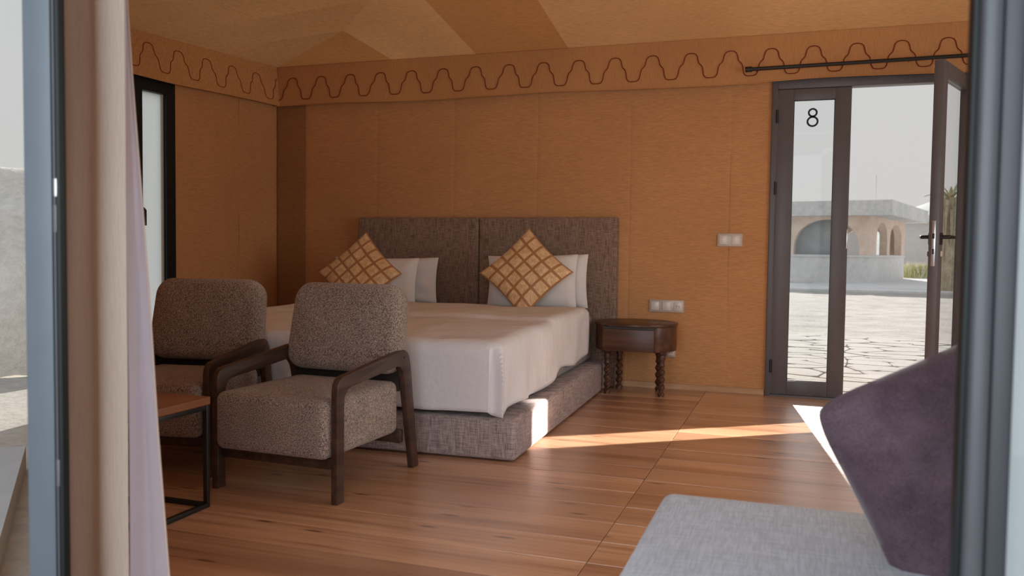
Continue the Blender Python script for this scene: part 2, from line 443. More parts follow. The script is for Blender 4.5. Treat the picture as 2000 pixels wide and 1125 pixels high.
for i in range(7): canvas_panel(wb, seams[i], seams[i+1], 0.0, 2.5, MWD if i == 0 else MW, i*3.1)
canvas_panel(wb, -0.228, 1.033, 2.19, 2.5, MW, 31); canvas_panel(wb, 1.033, 2.2, 0, 2.5, MW, 37)
tag(obox('baseboard_back', (-3.9, -0.232, W-.016, W+.002, 0.0, 0.042), MBB, bevel=.002), kind='structure')

# left wall, with the frosted window opening between t=WT0..WT1
WT0, WT1 = 1.115, 1.60
def lwall_box(bm, t0, t1, z0, z1, o0, o1):
    pts = []
    P = [lwp(t0, 0, o0), lwp(t1, 0, o0), lwp(t1, 0, o1), lwp(t0, 0, o1)]
    vs = [bm.verts.new((p.x, p.y, z)) for z in (z0, z1) for p in P]
    fs = [bm.faces.new([vs[i] for i in q]) for q in ((0, 1, 2, 3), (4, 5, 6, 7), (0, 1, 5, 4), (1, 2, 6, 5), (2, 3, 7, 6), (3, 0, 4, 7))]
    bmesh.ops.recalc_face_normals(bm, faces=fs)
bm = BM(); lwall_box(bm, -0.09, WT0, -.08, 2.45, -.10, -.012); lwall_box(bm, WT0, WT1, 2.18, 2.45, -.10, -.012); lwall_box(bm, WT1, TL, -.08, 2.45, -.10, -.012)
lwall_box(bm, WT0, WT1, -.08, 0.1, -.10, -.012)
wl = tag(meshobj('wall_left', bm, MWD, smooth=False), kind='structure')
def left_panel(t0, t1, z0, z1, seed, mat=MW):
    def f(u, v):
        t = t0+(t1-t0)*u; z = z0+(z1-z0)*v; e = min(1, min(u, 1-u)*(t1-t0)/.012)
        return lwp(t, z, -0.003+0.002*e+0.003*noise.noise(Vector((t*2, z*2.2, seed)))+0.003*noise.noise(Vector((t*7, z*1.0, seed))))
    bm = BM(); sheet(bm, f, max(10, int((t1-t0)*50)), 26)
    bmesh.ops.recalc_face_normals(bm, faces=bm.faces)
    for fc in bm.faces:
        if fc.normal.x < 0: fc.normal_flip()
    meshobj('canvas_panel', bm, mat, wl)
left_panel(0, .45, 0, 2.5, 3); left_panel(.45, WT0, 0, 2.5, 8); left_panel(WT0, WT1, 2.175, 2.5, 9); left_panel(WT1, TL, 0, 2.5, 12)

# diagonal front-left wall, right wall, front lintel
bm = BM()
A0 = Vector((-1.405, 1.24, 0)); A1 = Vector((-4.40, 4.055, 0)); dn = Vector((0.679, 0.734, 0))*0.03
fs = []
vs = [bm.verts.new((p.x, p.y, z)) for z in (-.08, 2.46) for p in (A0, A1, A1+dn, A0+dn)]
fs = [bm.faces.new([vs[i] for i in q]) for q in ((0, 1, 2, 3), (4, 5, 6, 7), (0, 1, 5, 4), (1, 2, 6, 5), (2, 3, 7, 6), (3, 0, 4, 7))]
bmesh.ops.recalc_face_normals(bm, faces=fs)
tag(meshobj('wall_front_left', bm, MW, smooth=False), kind='structure')
bm = BM(); box(bm, 2.2, 2.29, 1.1, 2.0, -.08, 2.47); box(bm, 2.2, 2.29, 5.0, W+.1, -.08, 2.47); box(bm, 2.2, 2.29, 2.0, 5.0, -.08, 0.55); box(bm, 2.2, 2.29, 2.0, 5.0, 2.1, 2.47)
tag(meshobj('wall_right', bm, MW, smooth=False), kind='structure')
win = tag(meshobj('window_2', (lambda b: (box(b, 2.21, 2.27, 2.0, 2.07, .55, 2.1), box(b, 2.21, 2.27, 4.93, 5.0, .55, 2.1), box(b, 2.21, 2.27, 3.47, 3.53, .62, 2.03), box(b, 2.21, 2.27, 2.07, 4.93, .55, .62), box(b, 2.21, 2.27, 2.07, 4.93, 2.03, 2.1), b)[-1])(BM()), MAL, smooth=False), kind='structure')
obox('window_pane', (2.235, 2.241, 2.07, 3.47, .62, 2.03), MGL, win, bevel=0); obox('window_pane', (2.235, 2.241, 3.53, 4.93, .62, 2.03), MGL, win, bevel=0)
bm = BM(); box(bm, -1.46, 0.96, 1.20, 1.26, 2.28, 2.46); box(bm, 0.96, 2.2, 1.18, 1.26, -.08, 2.46)
tag(meshobj('wall_front', bm, MW, smooth=False), kind='structure')

# tent ceiling: sewn canvas panels, light and deep
def bz(y): return ZC+0.3*(W-y)
def bp(x, y): return (x, y, bz(y))
ceil = tag(meshobj('ceiling', (lambda b: (box(b, -.76, 2.3, 3.56, 3.64, 3.262, 3.30), b)[-1])(BM()), MCD, smooth=False), kind='structure')
corner = (CX-.03, W, ZC); apex = bp(-3.314, 5.697); h2 = bp(-2.90, 5.361); h3 = bp(-2.555, 5.07); h4 = bp(-1.815, 4.47); h5 = bp(-1.0, 3.80); Rg = (-.76, 3.6, bz(3.6))
def L(t, z=2.46): p = lwp(t, z, .0); return (p.x, p.y, z)
def ceil_panel(pts, mat, sub=4):
    bm = BM(); vs = [bm.verts.new(p) for p in pts]; bm.faces.new(vs)
    bmesh.ops.triangulate(bm, faces=bm.faces[:]) if len(pts) > 4 else None
    bmesh.ops.subdivide_edges(bm, edges=bm.edges[:], cuts=sub, use_grid_fill=True)
    for v in bm.verts:
        bnd = v.is_boundary
        n = noise.noise(v.co*1.3)*0.012+noise.noise(v.co*4)*0.003
        v.co.z += (0.0 if bnd else n)
    bmesh.ops.recalc_face_normals(bm, faces=bm.faces[:])
    for fc in bm.faces:
        if fc.normal.z > 0: fc.normal_flip()
    meshobj('canvas_panel', bm, mat, ceil)
gp = 0.0
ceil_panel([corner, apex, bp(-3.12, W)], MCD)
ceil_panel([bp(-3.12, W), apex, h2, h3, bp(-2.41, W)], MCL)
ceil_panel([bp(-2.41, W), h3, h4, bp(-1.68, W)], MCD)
ceil_panel([bp(-1.68, W), h4, h5, bp(-1.0, W)], MCL)
ceil_panel([bp(-1.0, W), h5, Rg, bp(-.27, 3.6), bp(-.27, W)], MCL)
ceil_panel([bp(-.27, W), bp(-.27, 3.6), bp(.45, 3.6), bp(.45, W)], MCL)
ceil_panel([bp(.45, W), bp(.45, 3.6), bp(2.25, 3.6), bp(2.25, W)], MCL)
ceil_panel([corner, L(.75, 2.468), apex], MCL)
ceil_panel([L(.75, 2.468), L(1.3, 2.456), h2, apex], MCL)
ceil_panel([L(1.3, 2.456), L(2.15, 2.45), h4, h3, h2], MCL)
ceil_panel([L(2.15, 2.45), (-3.4, 3.1, 2.47), Rg, h5, h4], MCL)
ceil_panel([(-3.4, 3.1, 2.47), (-1.4, 1.2, 2.48), (-.27, 1.2, 2.48), (-.27, 3.6, bz(3.6)), Rg], MCL)
ceil_panel([(-.27, 1.2, 2.48), (2.25, 1.2, 2.48), (2.25, 3.6, bz(3.6)), (-.27, 3.6, bz(3.6))], MCL)

# ------------------------------------------------------------------ valances with the stitched wavy cord
HALF = [(0, 1), (.12, .99), (.22, .96), (.30, .89), (.345, .78), (.365, .68), (.395, .61), (.45, .56), (.53, .51), (.585, .44), (.615, .34), (.635, .22), (.67, .11), (.74, .03), (.85, 0.0), (1, 0)]
def wave(s, period, zlo, zhi):
    ph = (s/period) % 1.0; d = abs(ph if ph < .5 else ph-1)*2
    for (a, za), (b, zb) in zip(HALF, HALF[1:]):
        if a <= d <= b: return zlo+(zhi-zlo)*(za+(zb-za)*(d-a)/max(1e-6, b-a))
    return zlo
def vsurf_back(x, z):                       # hangs just in front of the wall
    v = (ZC-z)/0.32
    wob = 0.010*noise.noise(Vector((x*2.2, 0, 4)))+0.006*math.sin(x*5.1)*v
    return W-0.018-0.035*v-wob*v
def bottom_back(x): return 2.163+0.007*math.sin(x*3.1+1)+0.006*noise.noise(Vector((x*1.6, 2, 2)))+(0.006 if x > -.3 else 0)
val = BM()
X0, X1 = CX+.01, 2.18
sheet(val, lambda u, v: (lambda x, z: Vector((x, vsurf_back(x, z), z)))(X0+(X1-X0)*u, bottom_back(X0+(X1-X0)*u)+(ZC+.012-bottom_back(X0+(X1-X0)*u))*v), 200, 12, 0.004)
VB = tag(meshobj('fabric_valance', val, MV), 'long orange canvas valance with red wavy cord across the back wall', 'valance')
bm = BM(); pts = []; x = X0+.02
while x < X1-.03:
    z = wave(x-0.035, 0.2715, 2.212, 2.392); pts.append((x, vsurf_back(x, z)-.0045, z)); x += 0.0035
# keep point spacing even on the steep sides
tube(bm, pts, 0.0032, 5)
meshobj('wavy_cord', bm, MSTITCH, VB)
bm = BM(); tube(bm, [(x_, vsurf_back(x_, bottom_back(x_))-.001, bottom_back(x_)) for x_ in [X0+(X1-X0)*i/200 for i in range(201)]], 0.0045, 6)
meshobj('hem', bm, MV, VB)
def vs_left(t, z):
    v = (ZC-z)/.32; return 0.018+0.04*v+0.010*v*noise.noise(Vector((t*2.5, 9, 1)))+.004*v*math.sin(t*9)
def bot_left(t): return 2.163-0.016*max(0, min(1, t/1.2))+0.004*math.sin(t*4)
bm = BM(); T0, T1 = 0.03, 1.80
def fl_(u, v):
    t = T0+(T1-T0)*u; zb = bot_left(t); zt = ZC-.022*t+.01; z = zb+(zt-zb)*v; return lwp(t, z, vs_left(t, z))
sheet(bm, fl_, 70, 12, 0.004)
VL = tag(meshobj('fabric_valance', bm, MV), 'short orange canvas valance with red wavy cord above the frosted window', 'valance')
bm = BM(); pts = []; t = T0+.01
while t < T1-.02:
    z = wave(t-.02-.0, 0.2715, 2.208, 2.392); pts.append(lwp(t, z, vs_left(t, z)+.0045)); t += .0035
tube(bm, pts, .0032, 5); meshobj('wavy_cord', bm, MSTITCH, VL)

# ------------------------------------------------------------------ frosted window in the left wall
def lbox(name, t0, t1, z0, z1, o0, o1, mat, parent, bevel=.002):
    bm = BM(); lwall_box(bm, t0, t1, z0, z1, o0, o1)
    if bevel: bmesh.ops.bevel(bm, geom=bm.edges[:], offset=bevel, segments=1, affect='EDGES')
    return meshobj(name, bm, mat, parent, smooth=False)
bm = BM()
for a in ((WT0, WT0+.045, .1, 2.176), (WT1-.045, WT1, .1, 2.176), (WT0+.045, WT1-.045, .1, .145), (WT0+.045, WT1-.045, 2.13, 2.176)): lwall_box(bm, *a, -.08, .012)
w1 = tag(meshobj('window_1', bm, MALB, smooth=False), kind='structure')
bm = BM()
for a in ((WT0+.045, WT0+.09, .145, 2.13), (WT0+.30, WT0+.385, .145, 2.13), (WT0+.09, WT0+.30, .145, .22), (WT0+.09, WT0+.30, 2.066, 2.13)): lwall_box(bm, *a, -.06, .02)
sash = meshobj('window_sash', bm, MALB, w1, smooth=False)
lbox('glass_pane', WT0+.09, WT0+.30, .22, 2.066, -.03, -.024, MFR, w1, 0)
lbox('glazing_bead', WT0+.09, WT0+.105, .22, 2.066, -.022, -.008, MSOCK2, w1, .001)
bm = BM(); lwall_box(bm, WT0+.312, WT0+.342, 1.16, 1.26, .02, .032); tube(bm, [lwp(WT0+.327, 1.245, .03), lwp(WT0+.327, 1.245, .055), lwp(WT0+.322, 1.235, .062), lwp(WT0+.322, 1.13, .062)], .011, 8)
meshobj('window_handle', bm, MBLK, sash)
# ------------------------------------------------------------------ glazed back door set (side light with the 8, opening, open leaf)
bm = BM(); JY0, JY1 = W-.02, W+.07
box(bm, -.226, -.188, JY0, JY1, 0, 2.187, .003); box(bm, -.188, .985, JY0, JY1, 2.115, 2.187, .003); box(bm, .985, 1.033, JY0, JY1, 0, 2.187, .003); box(bm, -.188, .985, JY0, JY1, -.02, .012, .002)
d1 = tag(meshobj('door_1', bm, MAL), kind='structure')
def leaf(bm, w_, h_, st, tr, br, t, z0=.014):
    box(bm, 0, st, -t/2, t/2, z0, h_, .003); box(bm, w_-st, w_, -t/2, t/2, z0, h_, .003)
    box(bm, st, w_-st, -t/2, t/2, z0, br, .002); box(bm, st, w_-st, -t/2, t/2, h_-tr, h_, .002)
sl = thing('door_leaf', 'narrow closed dark glazed door leaf bearing a number 8', 'door leaf', (-.186, W+.012, 0))
bm = BM(); leaf(bm, .470, 2.112, .103, .075, .112, .055); meshobj('leaf_frame', bm, MAL, sl, world=False)
bm = BM(); box(bm, .104, .366, -.004, .004, .113, 2.036); meshobj('glass_pane', bm, MGL, sl, world=False, smooth=False)
bm = BM()
for b_ in ((.103, .108, .112, 2.037), (.362, .367, .112, 2.037)): box(bm, b_[0], b_[1], -.014, -.006, b_[2], b_[3])
box(bm, .108, .362, -.014, -.006, .112, .117); box(bm, .108, .362, -.014, -.006, 2.032, 2.037); meshobj('gasket', bm, MBLK, sl, world=False, smooth=False)
bm = BM()                                   # the numeral 8 on the pane, two rings
def ring8(cz, rx, rz, wd):
    n = 40; A = []
    for k in range(n):
        a = 2*PI*k/n; c, s_ = math.cos(a), math.sin(a)
        A.append([bm.verts.new((.226+(rx+d)*c, y, cz+(rz+d)*s_)) for d in (-wd/2, wd/2) for y in (-.0065, -.0045)])
    for k in range(n):
        p, q = A[k], A[(k+1) % n]
        for i, j in ((0, 2), (2, 3), (3, 1), (1, 0)): bm.faces.new((p[i], p[j], q[j], q[i]))
ring8(1.952, .0255, .025, .0125); ring8(1.892, .0325, .031, .0125)
bmesh.ops.recalc_face_normals(bm, faces=bm.faces[:])
tag(meshobj('numeral_eight', bm, m_plain('numeral_dark', (.03, .035, .05), .6, .2), sl, world=False), 'dark slate numeral 8')
for z in (1.93, 1.44, .21):
    bm = BM(); tube(bm, [(-.004, -.034, z-.045), (-.004, -.034, z+.045)], .008, 10); meshobj('hinge', bm, MBLK, sl, world=False)
bm = BM(); box(bm, .462, .472, -.031, -.012, 1.03, 1.16, .001); meshobj('strike_plate', bm, MSTEEL, sl, world=False)
# open leaf
HN = Vector((.975, 6.125, 0)); LDv = Vector((-.36, -.93, 0)).normalized(); ang = math.atan2(LDv.y, LDv.x)
ol = thing('door_leaf', 'wide dark glazed door leaf standing open into the room', 'door leaf', (HN.x, HN.y, 0)); ol.rotation_euler.z = ang
LW = .715
bm = BM(); leaf(bm, LW, 2.118, .085, .085, .112, .055, .012); meshobj('leaf_frame', bm, MAL, ol, world=False)
bm = BM(); box(bm, .086, LW-.086, -.004, .004, .113, 2.032); meshobj('glass_pane', bm, MGL, ol, world=False, smooth=False)
bm = BM(); box(bm, LW, LW+.003, -.011, .011, .93, 1.195, .001); lp = meshobj('lock_plate', bm, MSTEEL, ol, world=False)
bm = BM(); box(bm, LW+.0025, LW+.007, -.006, .006, 1.09, 1.12, .001); meshobj('latch', bm, MBLK, ol, world=False)
bm = BM(); box(bm, LW+.0025, LW+.006, -.005, .005, 1.0, 1.03, .001); meshobj('dead_bolt', bm, MBLK, ol, world=False)
for s in (-1, 1):
    bm = BM(); box(bm, LW-.062, LW-.022, min(s*.028, s*.036), max(s*.028, s*.036), 1.055, 1.125, .004)
    tube(bm, [(LW-.04, s*.03, 1.10), (LW-.04, s*.075, 1.10), (LW-.05, s*.08, 1.10), (LW-.15, s*.08, 1.10)], [.012, .012, .0105, .010], 10); meshobj('door_handle', bm, MBLK, ol, world=False)
    bm = BM(); box(bm, LW-.055, LW-.027, min(s*.028, s*.040), max(s*.028, s*.040), .985, 1.02, .006); meshobj('lock_cylinder', bm, MSOCK2 if s > 0 else MBLK, ol, world=False)
for xs, zs in ((LW-.012, 2.085), (LW-.35, 2.075)):
    bm = BM(); tube(bm, [(xs, -.0275, zs), (xs, -.031, zs)], .008, 8); meshobj('screw_cap', bm, MSOCK, ol, world=False)

# curtain rod above the door
bm = BM(); RYy = W-.10
tube(bm, [(-.385, RYy, 2.245), (1.35, RYy, 2.262)], .013, 12)
CR = tag(meshobj('curtain_rod', bm, MBLK), 'thin black curtain rod above the glazed door', 'curtain rod')
bm = BM(); tube(bm, [(-.405, RYy, 2.245), (-.36, RYy, 2.2455)], .019, 12); meshobj('finial', bm, MBLK, CR)
for xb in (-.33, .62, 1.2):
    bm = BM(); zb_ = 2.2455+(xb+.385)*.0098; tube(bm, [(xb, RYy, zb_), (xb, W-.04, zb_), (xb, W+.004, zb_)], .007, 8); meshobj('rod_bracket', bm, MBLK, CR)
# rose curtain gathered right of the door
def gather(name, label, cx0, cx1, cy, z0, z1, mat, folds, amp, thick=.004, tilt=0.0, nv=14):
    def f(u, v):
        z = z0+(z1-z0)*v; x = cx0+(cx1-cx0)*u+tilt*(1-v)
        return Vector((x, cy+amp*math.sin(u*folds*2*PI)*(0.6+.4*(1-v))+.01*noise.noise(Vector((u*4, v*3, 2))), z))
    bm = BM(); sheet(bm, f, folds*12, nv, thick); return tag(meshobj(name, bm, mat), label, 'curtain')
gather('door_curtain', 'pale rose curtain gathered at the hinge side of the back door', 1.02, 1.30, W-.10, .03, 2.243, MCURP, 5, .028)

# wall switches and sockets
def plate(name, label, cat, x0, x1, z0, z1, n, kind):
    t = thing(name, label, cat, ((x0+x1)/2, W, z0))
    bm = BM(); box(bm, x0, x1, W-.010, W+.004, z0, z1, .003); meshobj('cover_plate', bm, MSOCK2, t)
    wg = (x1-x0)/n
    for i in range(n):
        a = x0+wg*i+.012; b = x0+wg*(i+1)-.012
        bm = BM(); box(bm, a, b, W-.0155, W-.009, z0+.013, z1-.013, .0025); k = meshobj(kind[i], bm, MSOCK, t)
        if kind[i] == 'socket':
            bm = BM(); c = (a+b)/2; zc = (z0+z1)/2
            for s in (-1, 1): tube(bm, [(c+s*.0095, W-.0165, zc), (c+s*.0095, W-.0150, zc)], .0032, 8)
            meshobj('socket_hole', bm, MBLK, k)
plate('light_switch', 'double switch plate on the canvas between bed and door', 'switch', -.571, -.401, 1.037, 1.127, 2, ['rocker', 'rocker'])
plate('wall_socket', 'triple socket and switch plate just above the round nightstand', 'socket', -1.044, -.797, .557, .645, 3, ['rocker', 'rocker', 'socket'])
plate('wall_socket', 'single small white socket low on the wall behind the nightstand', 'socket', -.915, -.850, .232, .30, 1, ['socket'])

# ------------------------------------------------------------------ front door: near frames left and right of the view
dfl = tag(thing('door_leaf', 'blurred grey aluminium door leaf folded back at the left edge', 'door leaf', (-1.34, 1.2, 0)))
def wbox(name, parent, mat, *b, bevel=.003): bm = BM(); box(bm, *b, bevel=bevel); return meshobj(name, bm, mat, parent)
bm = BM(); box(bm, -1.368, -1.302, 1.2, 1.212, .0, 2.2, .003); box(bm, -2.10, -2.02, 1.2, 1.245, 0, 2.2, .004); box(bm, -2.02, -1.368, 1.2, 1.245, 0, .10, .003); box(bm, -2.02, -1.368, 1.2, 1.245, 2.12, 2.2, .003)
meshobj('leaf_frame', bm, MALG, dfl)
wbox('glass_pane', dfl, MGL, -2.02, -1.368, 1.218, 1.224, .10, 2.12, bevel=0)
bm = BM(); box(bm, -1.3015, -1.284, 1.202, 1.218, 0, 2.28, .002); box(bm, -1.290, .196, 1.205, 1.26, 2.2, 2.28, .003)
df = tag(meshobj('door_2', bm, MALB), kind='structure')
wbox('seal_strip', df, MAL, -1.296, -1.2935, 1.1995, 1.2045, 0, 2.2, bevel=.001)
wbox('striker_plate', df, MSTEEL, -1.2965, -1.2895, 1.1995, 1.2045, 1.085, 1.118, bevel=.001)
for z in (1.02, .55): wbox('striker_plate', df, MAL, -1.2975, -1.2905, 1.1995, 1.2045, z, z+.05, bevel=.001)
dfr = tag(thing('door_leaf', 'blurred dark grey door leaf folded back at the right edge', 'door leaf', (.22, 1.2, 0)))
bm = BM()
box(bm, .196, .206, 1.212, 1.25, 0, 2.2, .003)
meshobj('edge_profile', bm, MALB, dfr)
bm = BM(); box(bm, .2035, .228, 1.195, 1.245, 0, 2.2, .009, seg=3); box(bm, .256, .80, 1.205, 1.25, 0, .1, .003); box(bm, .256, .80, 1.205, 1.25, 2.12, 2.2, .003); box(bm, .80, .87, 1.205, 1.25, 0, 2.2, .003)
meshobj('leaf_frame', bm, m_plain('grey_aluminium_dark', (.065, .070, .080), .40, .5), dfr)
wbox('glass_pane', dfr, MGL, .256, .80, 1.222, 1.227, .10, 2.12, bevel=0)
bm = BM(); box(bm, .228, .256, 1.207, 1.25, 0, 2.2, .006, seg=3); meshobj('inner_bead', bm, m_plain('slate_aluminium', (.034, .038, .046), .4, .5), dfr)
bm = BM(); box(bm, .87, .93, 1.2, 1.25, 0, 2.2, .003); meshobj('hinge_stile', bm, MALB, dfr)
gather('sheer_curtain', 'pale white curtain drawn behind the glass at the right edge', .262, .90, 1.275, .02, 2.24, MCURW, 7, .014)

# left curtain: beige panel and its shaded side swinging right, shade painted in lilac
cl = thing('door_curtain', 'beige curtain with lilac shaded side hanging at the left of the doorway', 'curtain', (-1.42, 1.45, 0))
EDGE = [(0.0, -1.232), (.294, -1.258), (.6, -1.286), (.911, -1.309), (1.342, -1.348), (1.52, -1.362), (2.26, -1.385)]
def edge_x(z):
    for (a, xa), (b, xb) in zip(EDGE, EDGE[1:]):
        if z <= b: return xa+(xb-xa)*(z-a)/(b-a)
    return EDGE[-1][1]
def f_beige(u, v):
    z = .0+2.26*v; x = -1.545+(1.545-1.368)*u
    return Vector((x, 1.45-.012*math.sin(u*9+.5)-.02*math.sin(u*PI)+.004*noise.noise(Vector((u*5, v*4, 3))), z))
bm = BM(); sheet(bm, f_beige, 30, 24, .003); meshobj('curtain_panel', bm, MCURB, cl)
def f_lilac(u, v):
    z = .0+2.26*v; x = (-1.368+(edge_x(z)+1.368)*u)*(1+.0345*math.sin(u*PI*.5))
    return Vector((x, 1.452+.05*math.sin(u*PI*.5)+.010*math.sin(u*5+v*2)*(1-v)+.006*noise.noise(Vector((u*3, v*3, 7))), z))
bm = BM(); sheet(bm, f_lilac, 20, 30, .003); tag(meshobj('curtain_shaded_side', bm, MCURL, cl), 'lilac shaded side of the curtain')
bm = BM(); tube(bm, [(edge_x(2.26*i/30)*1.0345+.0005, 1.452+.05+.010*math.sin(5+i/15)*(1-i/30), 2.26*i/30) for i in range(31)], .0022, 6); meshobj('hem', bm, MCURP, cl)

# ------------------------------------------------------------------ bed
BX, BY, BA = -1.244, 3.715, math.radians(1.85)
BM_ = T(BX, BY, 0) @ RZ(BA)
bed = thing('bed', 'wide double bed on a low grey linen upholstered base', 'bed', (-2.3, 4.9, 0))
def BL(mat): return BM_ @ mat
bm = BM(); slab(bm, 2.13, 2.30, .200, .03, .022, 0.0, BL(T(-1.065, 1.15, .107) @ RX(-PI/2)))
meshobj('bed_base', bm, MLINB, bed)
bm = BM(); box(bm, -3.2, -1.35, 3.84, 5.95, 0, .02); meshobj('plinth', bm, MBLK, bed)
for x0, x1 in ((-3.382, -2.350), (-2.342, -1.276)):
    bm = BM(); slab(bm, x1-x0, 1.236, .085, .012, .012, .004, T((x0+x1)/2, 6.062+.045, .620), .0)
    tag(meshobj('headboard', bm, MLIN), 'left brown linen headboard panel behind the bed' if x0 < -3 else 'right brown linen headboard panel, the one nearer the nightstand', 'headboard', 'headboard panels')
bm = BM(); slab(bm, 1.92, 2.12, .33, .06, .04, .003, BL(T(-1.06, 1.19, .212+.165) @ RX(-PI/2)))
tag(meshobj('mattress', bm, m_linen('mattress_cloth', (.20, .19, .19), (.36, .35, .35))), 'thick grey mattress under the white duvet on the bed', 'mattress')
# duvet: draped sheet with crisp corner and uneven hem (bed-local coordinates: x right edge ~ -0.075)
def drape(e, r):
    if e <= 0: return 0.0, 0.0
    if e < r*PI/2: return r*math.sin(e/r), r*(1-math.cos(e/r))
    return r, r+(e-r*PI/2)
DX0, DX1, DY0, DY1 = -2.04, -.125, .055, 1.98
def duvet_f(u, v):
    drop = .41
    x = (DX0-drop)+(DX1-DX0+2*drop)*u; y = (DY0-drop)+(DY1-DY0+drop)*v
    cx = min(max(x, DX0), DX1); cy = min(max(y, DY0), DY1)
    ex = abs(x-cx); ey = DY0-y if y < DY0 else 0.0
    r = .055 + .02*(1 if ey > 0 and ex == 0 else 0)
    e = max(ex, ey)
    o, dz = drape(e, r)
    sx_ = 1 if x > DX1 else (-1 if x < DX0 else 0)
    px, py = cx, cy
    ztop = .585+.018*math.sin(min(1, max(0, (cy-DY0)/.5))*PI/2)-.018
    ztop += .012*noise.noise(Vector((cx*2.2, cy*2.2, 1)))+.004*noise.noise(Vector((cx*7, cy*5, 4)))
    ztop += .020/(1+math.exp(-(cy-1.02-.02*math.sin(cx*3))/.012))*(1 if cy < 1.9 else .8)   # turned-back fold
    # gentle puff near the edges
    if ex > 0 and ey > 0:                      # corner: ridge pushed outward
        k = min(ex, ey)/max(ex, ey); th = k*PI/4 if ex >= ey else PI/2-k*PI/4
        oo = o+(.022*k**3-.006*math.sin(k*PI))*min(1, e/.2)
        px += sx_*oo*math.cos(th)*(1+.25*math.sin(2*th)); py -= oo*math.sin(th)*(1+.25*math.sin(2*th))
        dz += .010*k*e/drop
    else:
        px += sx_*o if ex > 0 else 0
        py -= o if ey > 0 else 0
    hang = min(1, e/.2) if e > 0 else 0
    if ex > 0 and ey == 0:
        s = cy
        near = max(0, 1-abs(s-DY0-.28)/.34)
        px += sx_*hang*(.016*math.sin(s*7.5+.7)*math.sin(s*2.3)+.012*noise.noise(Vector((s*5, e*5, 2)))+.006*math.sin(s*9-e*14)*noise.noise(Vector((s*4, e*3, 8)))+.004*math.sin((s*16+e*9)))+sx_*.035*near*(e/drop)
        hem = .012+.018*math.sin(s*6.3+.4)+.022*max(0, (s-1.1)/.9)**1.3
        dz -= hem*hang*e/drop
    if ey > 0 and ex == 0:
        s = cx
        py += hang*(.009*noise.noise(Vector((s*2.6, e*2, 5)))+.004*math.sin(s*11))
        dz -= (.006*math.sin(s*4)+.008)*e/drop*hang
    z = ztop-dz*(.378/.41)
    return Vector((px, py, z))
bm = BM(); sheet(bm, duvet_f, 120, 110)
bmesh.ops.transform(bm, matrix=BM_, verts=bm.verts)
bmesh.ops.remove_doubles(bm, verts=bm.verts, dist=.0002)
bmesh.ops.recalc_face_normals(bm, faces=bm.faces[:])
DV = tag(meshobj('duvet', bm, MWHITE), 'large white duvet draped over the bed', 'duvet')
md = DV.modifiers.new('thickness', 'SOLIDIFY'); md.thickness = .010; md.offset = -1

# white pillows standing against the headboard
def white_pillow(label, x, y, z, w_, h_, t_, lean, rz=0, ry=0, seed=0):
    bm = BM(); m4 = T(x, y, z) @ RZ(rz) @ RX(-lean) @ RY(ry)
    pillow(bm, w_, h_, t_, m4, 20, .045, seed, .006, .36)
    return tag(meshobj('pillow', bm, MPLW), label, 'pillow', None)
white_pillow('white pillow behind, propped on the right headboard panel, only its right edge showing', -1.785, 5.955, .765, .66, .39, .11, .10, 0, -.03, 1)
white_pillow('white pillow in front, propped behind the right gold checked cushion', -1.845, 5.835, .760, .68, .40, .12, .16, 0, -.03, 2)
white_pillow('white pillow behind, on the left headboard panel, reaching nearest the bed centre', -2.985, 5.955, .742, .70, .36, .11, .12, 0, -.02, 3)
white_pillow('white pillow in front, propped behind the left gold checked cushion', -3.11, 5.835, .745, .72, .36, .12, .18, 0, .0, 4)
def check_cushion(label, x, y, z, s, lean, tilt, rz, seed):
    bm = BM(); pillow(bm, s, s, .14, T(x, y, z) @ RZ(rz) @ RX(-lean) @ RY(PI/4+tilt), 24, .09, seed, .004, .42)
    c = tag(meshobj('cushion', bm, MCUSH), label, 'cushion'); return c
check_cushion('gold checked diamond cushion on the right half of the bed', -1.835, 5.665, .835, .485, .36, -.03, .05, 5)
check_cushion('gold checked diamond cushion on the left half, partly hidden by the armchair back', -3.150, 5.665, .805, .485, .40, -.0, .10, 9)

# ------------------------------------------------------------------ armchairs
def make_chair():
    t = thing('armchair', '', 'armchair')
    prof = [(-.335, 0), (-.335, .44), (-.331, .466), (-.318, .485), (-.296, .497), (.165, .548), (.20, .548), (.228, .535), (.246, .510), (.258, .47), (.34, 0), (.285, 0), (.196, .42), (.184, .452), (.164, .474), (.135, .481), (-.235, .447), (-.262, .438), (-.279, .418), (-.285, .39), (-.285, 0)]
    for s in (-1, 1):
        bm = BM(); x0, x1 = (.272, .302) if s > 0 else (-.302, -.272)
        prism(bm, prof, x0, x1, 'yz', .005); f = meshobj('arm_frame', bm, MWAL, t, world=False)
        bm = BM(); xc = s*.302; tube(bm, [(xc-s*.002, .195, .515), (xc+s*.0015, .195, .515)], .006, 10); meshobj('screw_cap', bm, MBLK, f, world=False)
    bm = BM(); slab(bm, .534, .58, .235, .035, .034, .014, T(0, -.075, .29) @ RX(-PI/2), .004); meshobj('seat', bm, MBOU, t, world=False)
    bm = BM()
    def wp(v): return Vector((v.x*(1+.03*(-v.z/.2)), v.y, v.z))
    slab(bm, .575, .40, .12, .085, .045, .012, T(0, .215, .635) @ RX(-.19), .012, wp, 8); meshobj('backrest', bm, MBOU, t, world=False)
    bm = BM(); box(bm, -.272, .272, -.012, .012, -.08, .06, .004, T(0, .215, .44) @ RX(-.19)); meshobj('back_panel', bm, m_plain('dark_felt', (.035, .028, .025), .9, .1), t, world=False)
    bm = BM(); box(bm, -.272, .272, -.30, -.265, .125, .170, .004); meshobj('seat_rail', bm, MWAL, t, world=False)
    bm = BM(); box(bm, -.272, .272, .215, .245, .125, .185, .004); meshobj('seat_rail', bm, MWAL, t, world=False)
    return t
ch = make_chair(); ch.location = (-1.962, 3.195, 0); ch.rotation_euler.z = math.radians(-2.5)
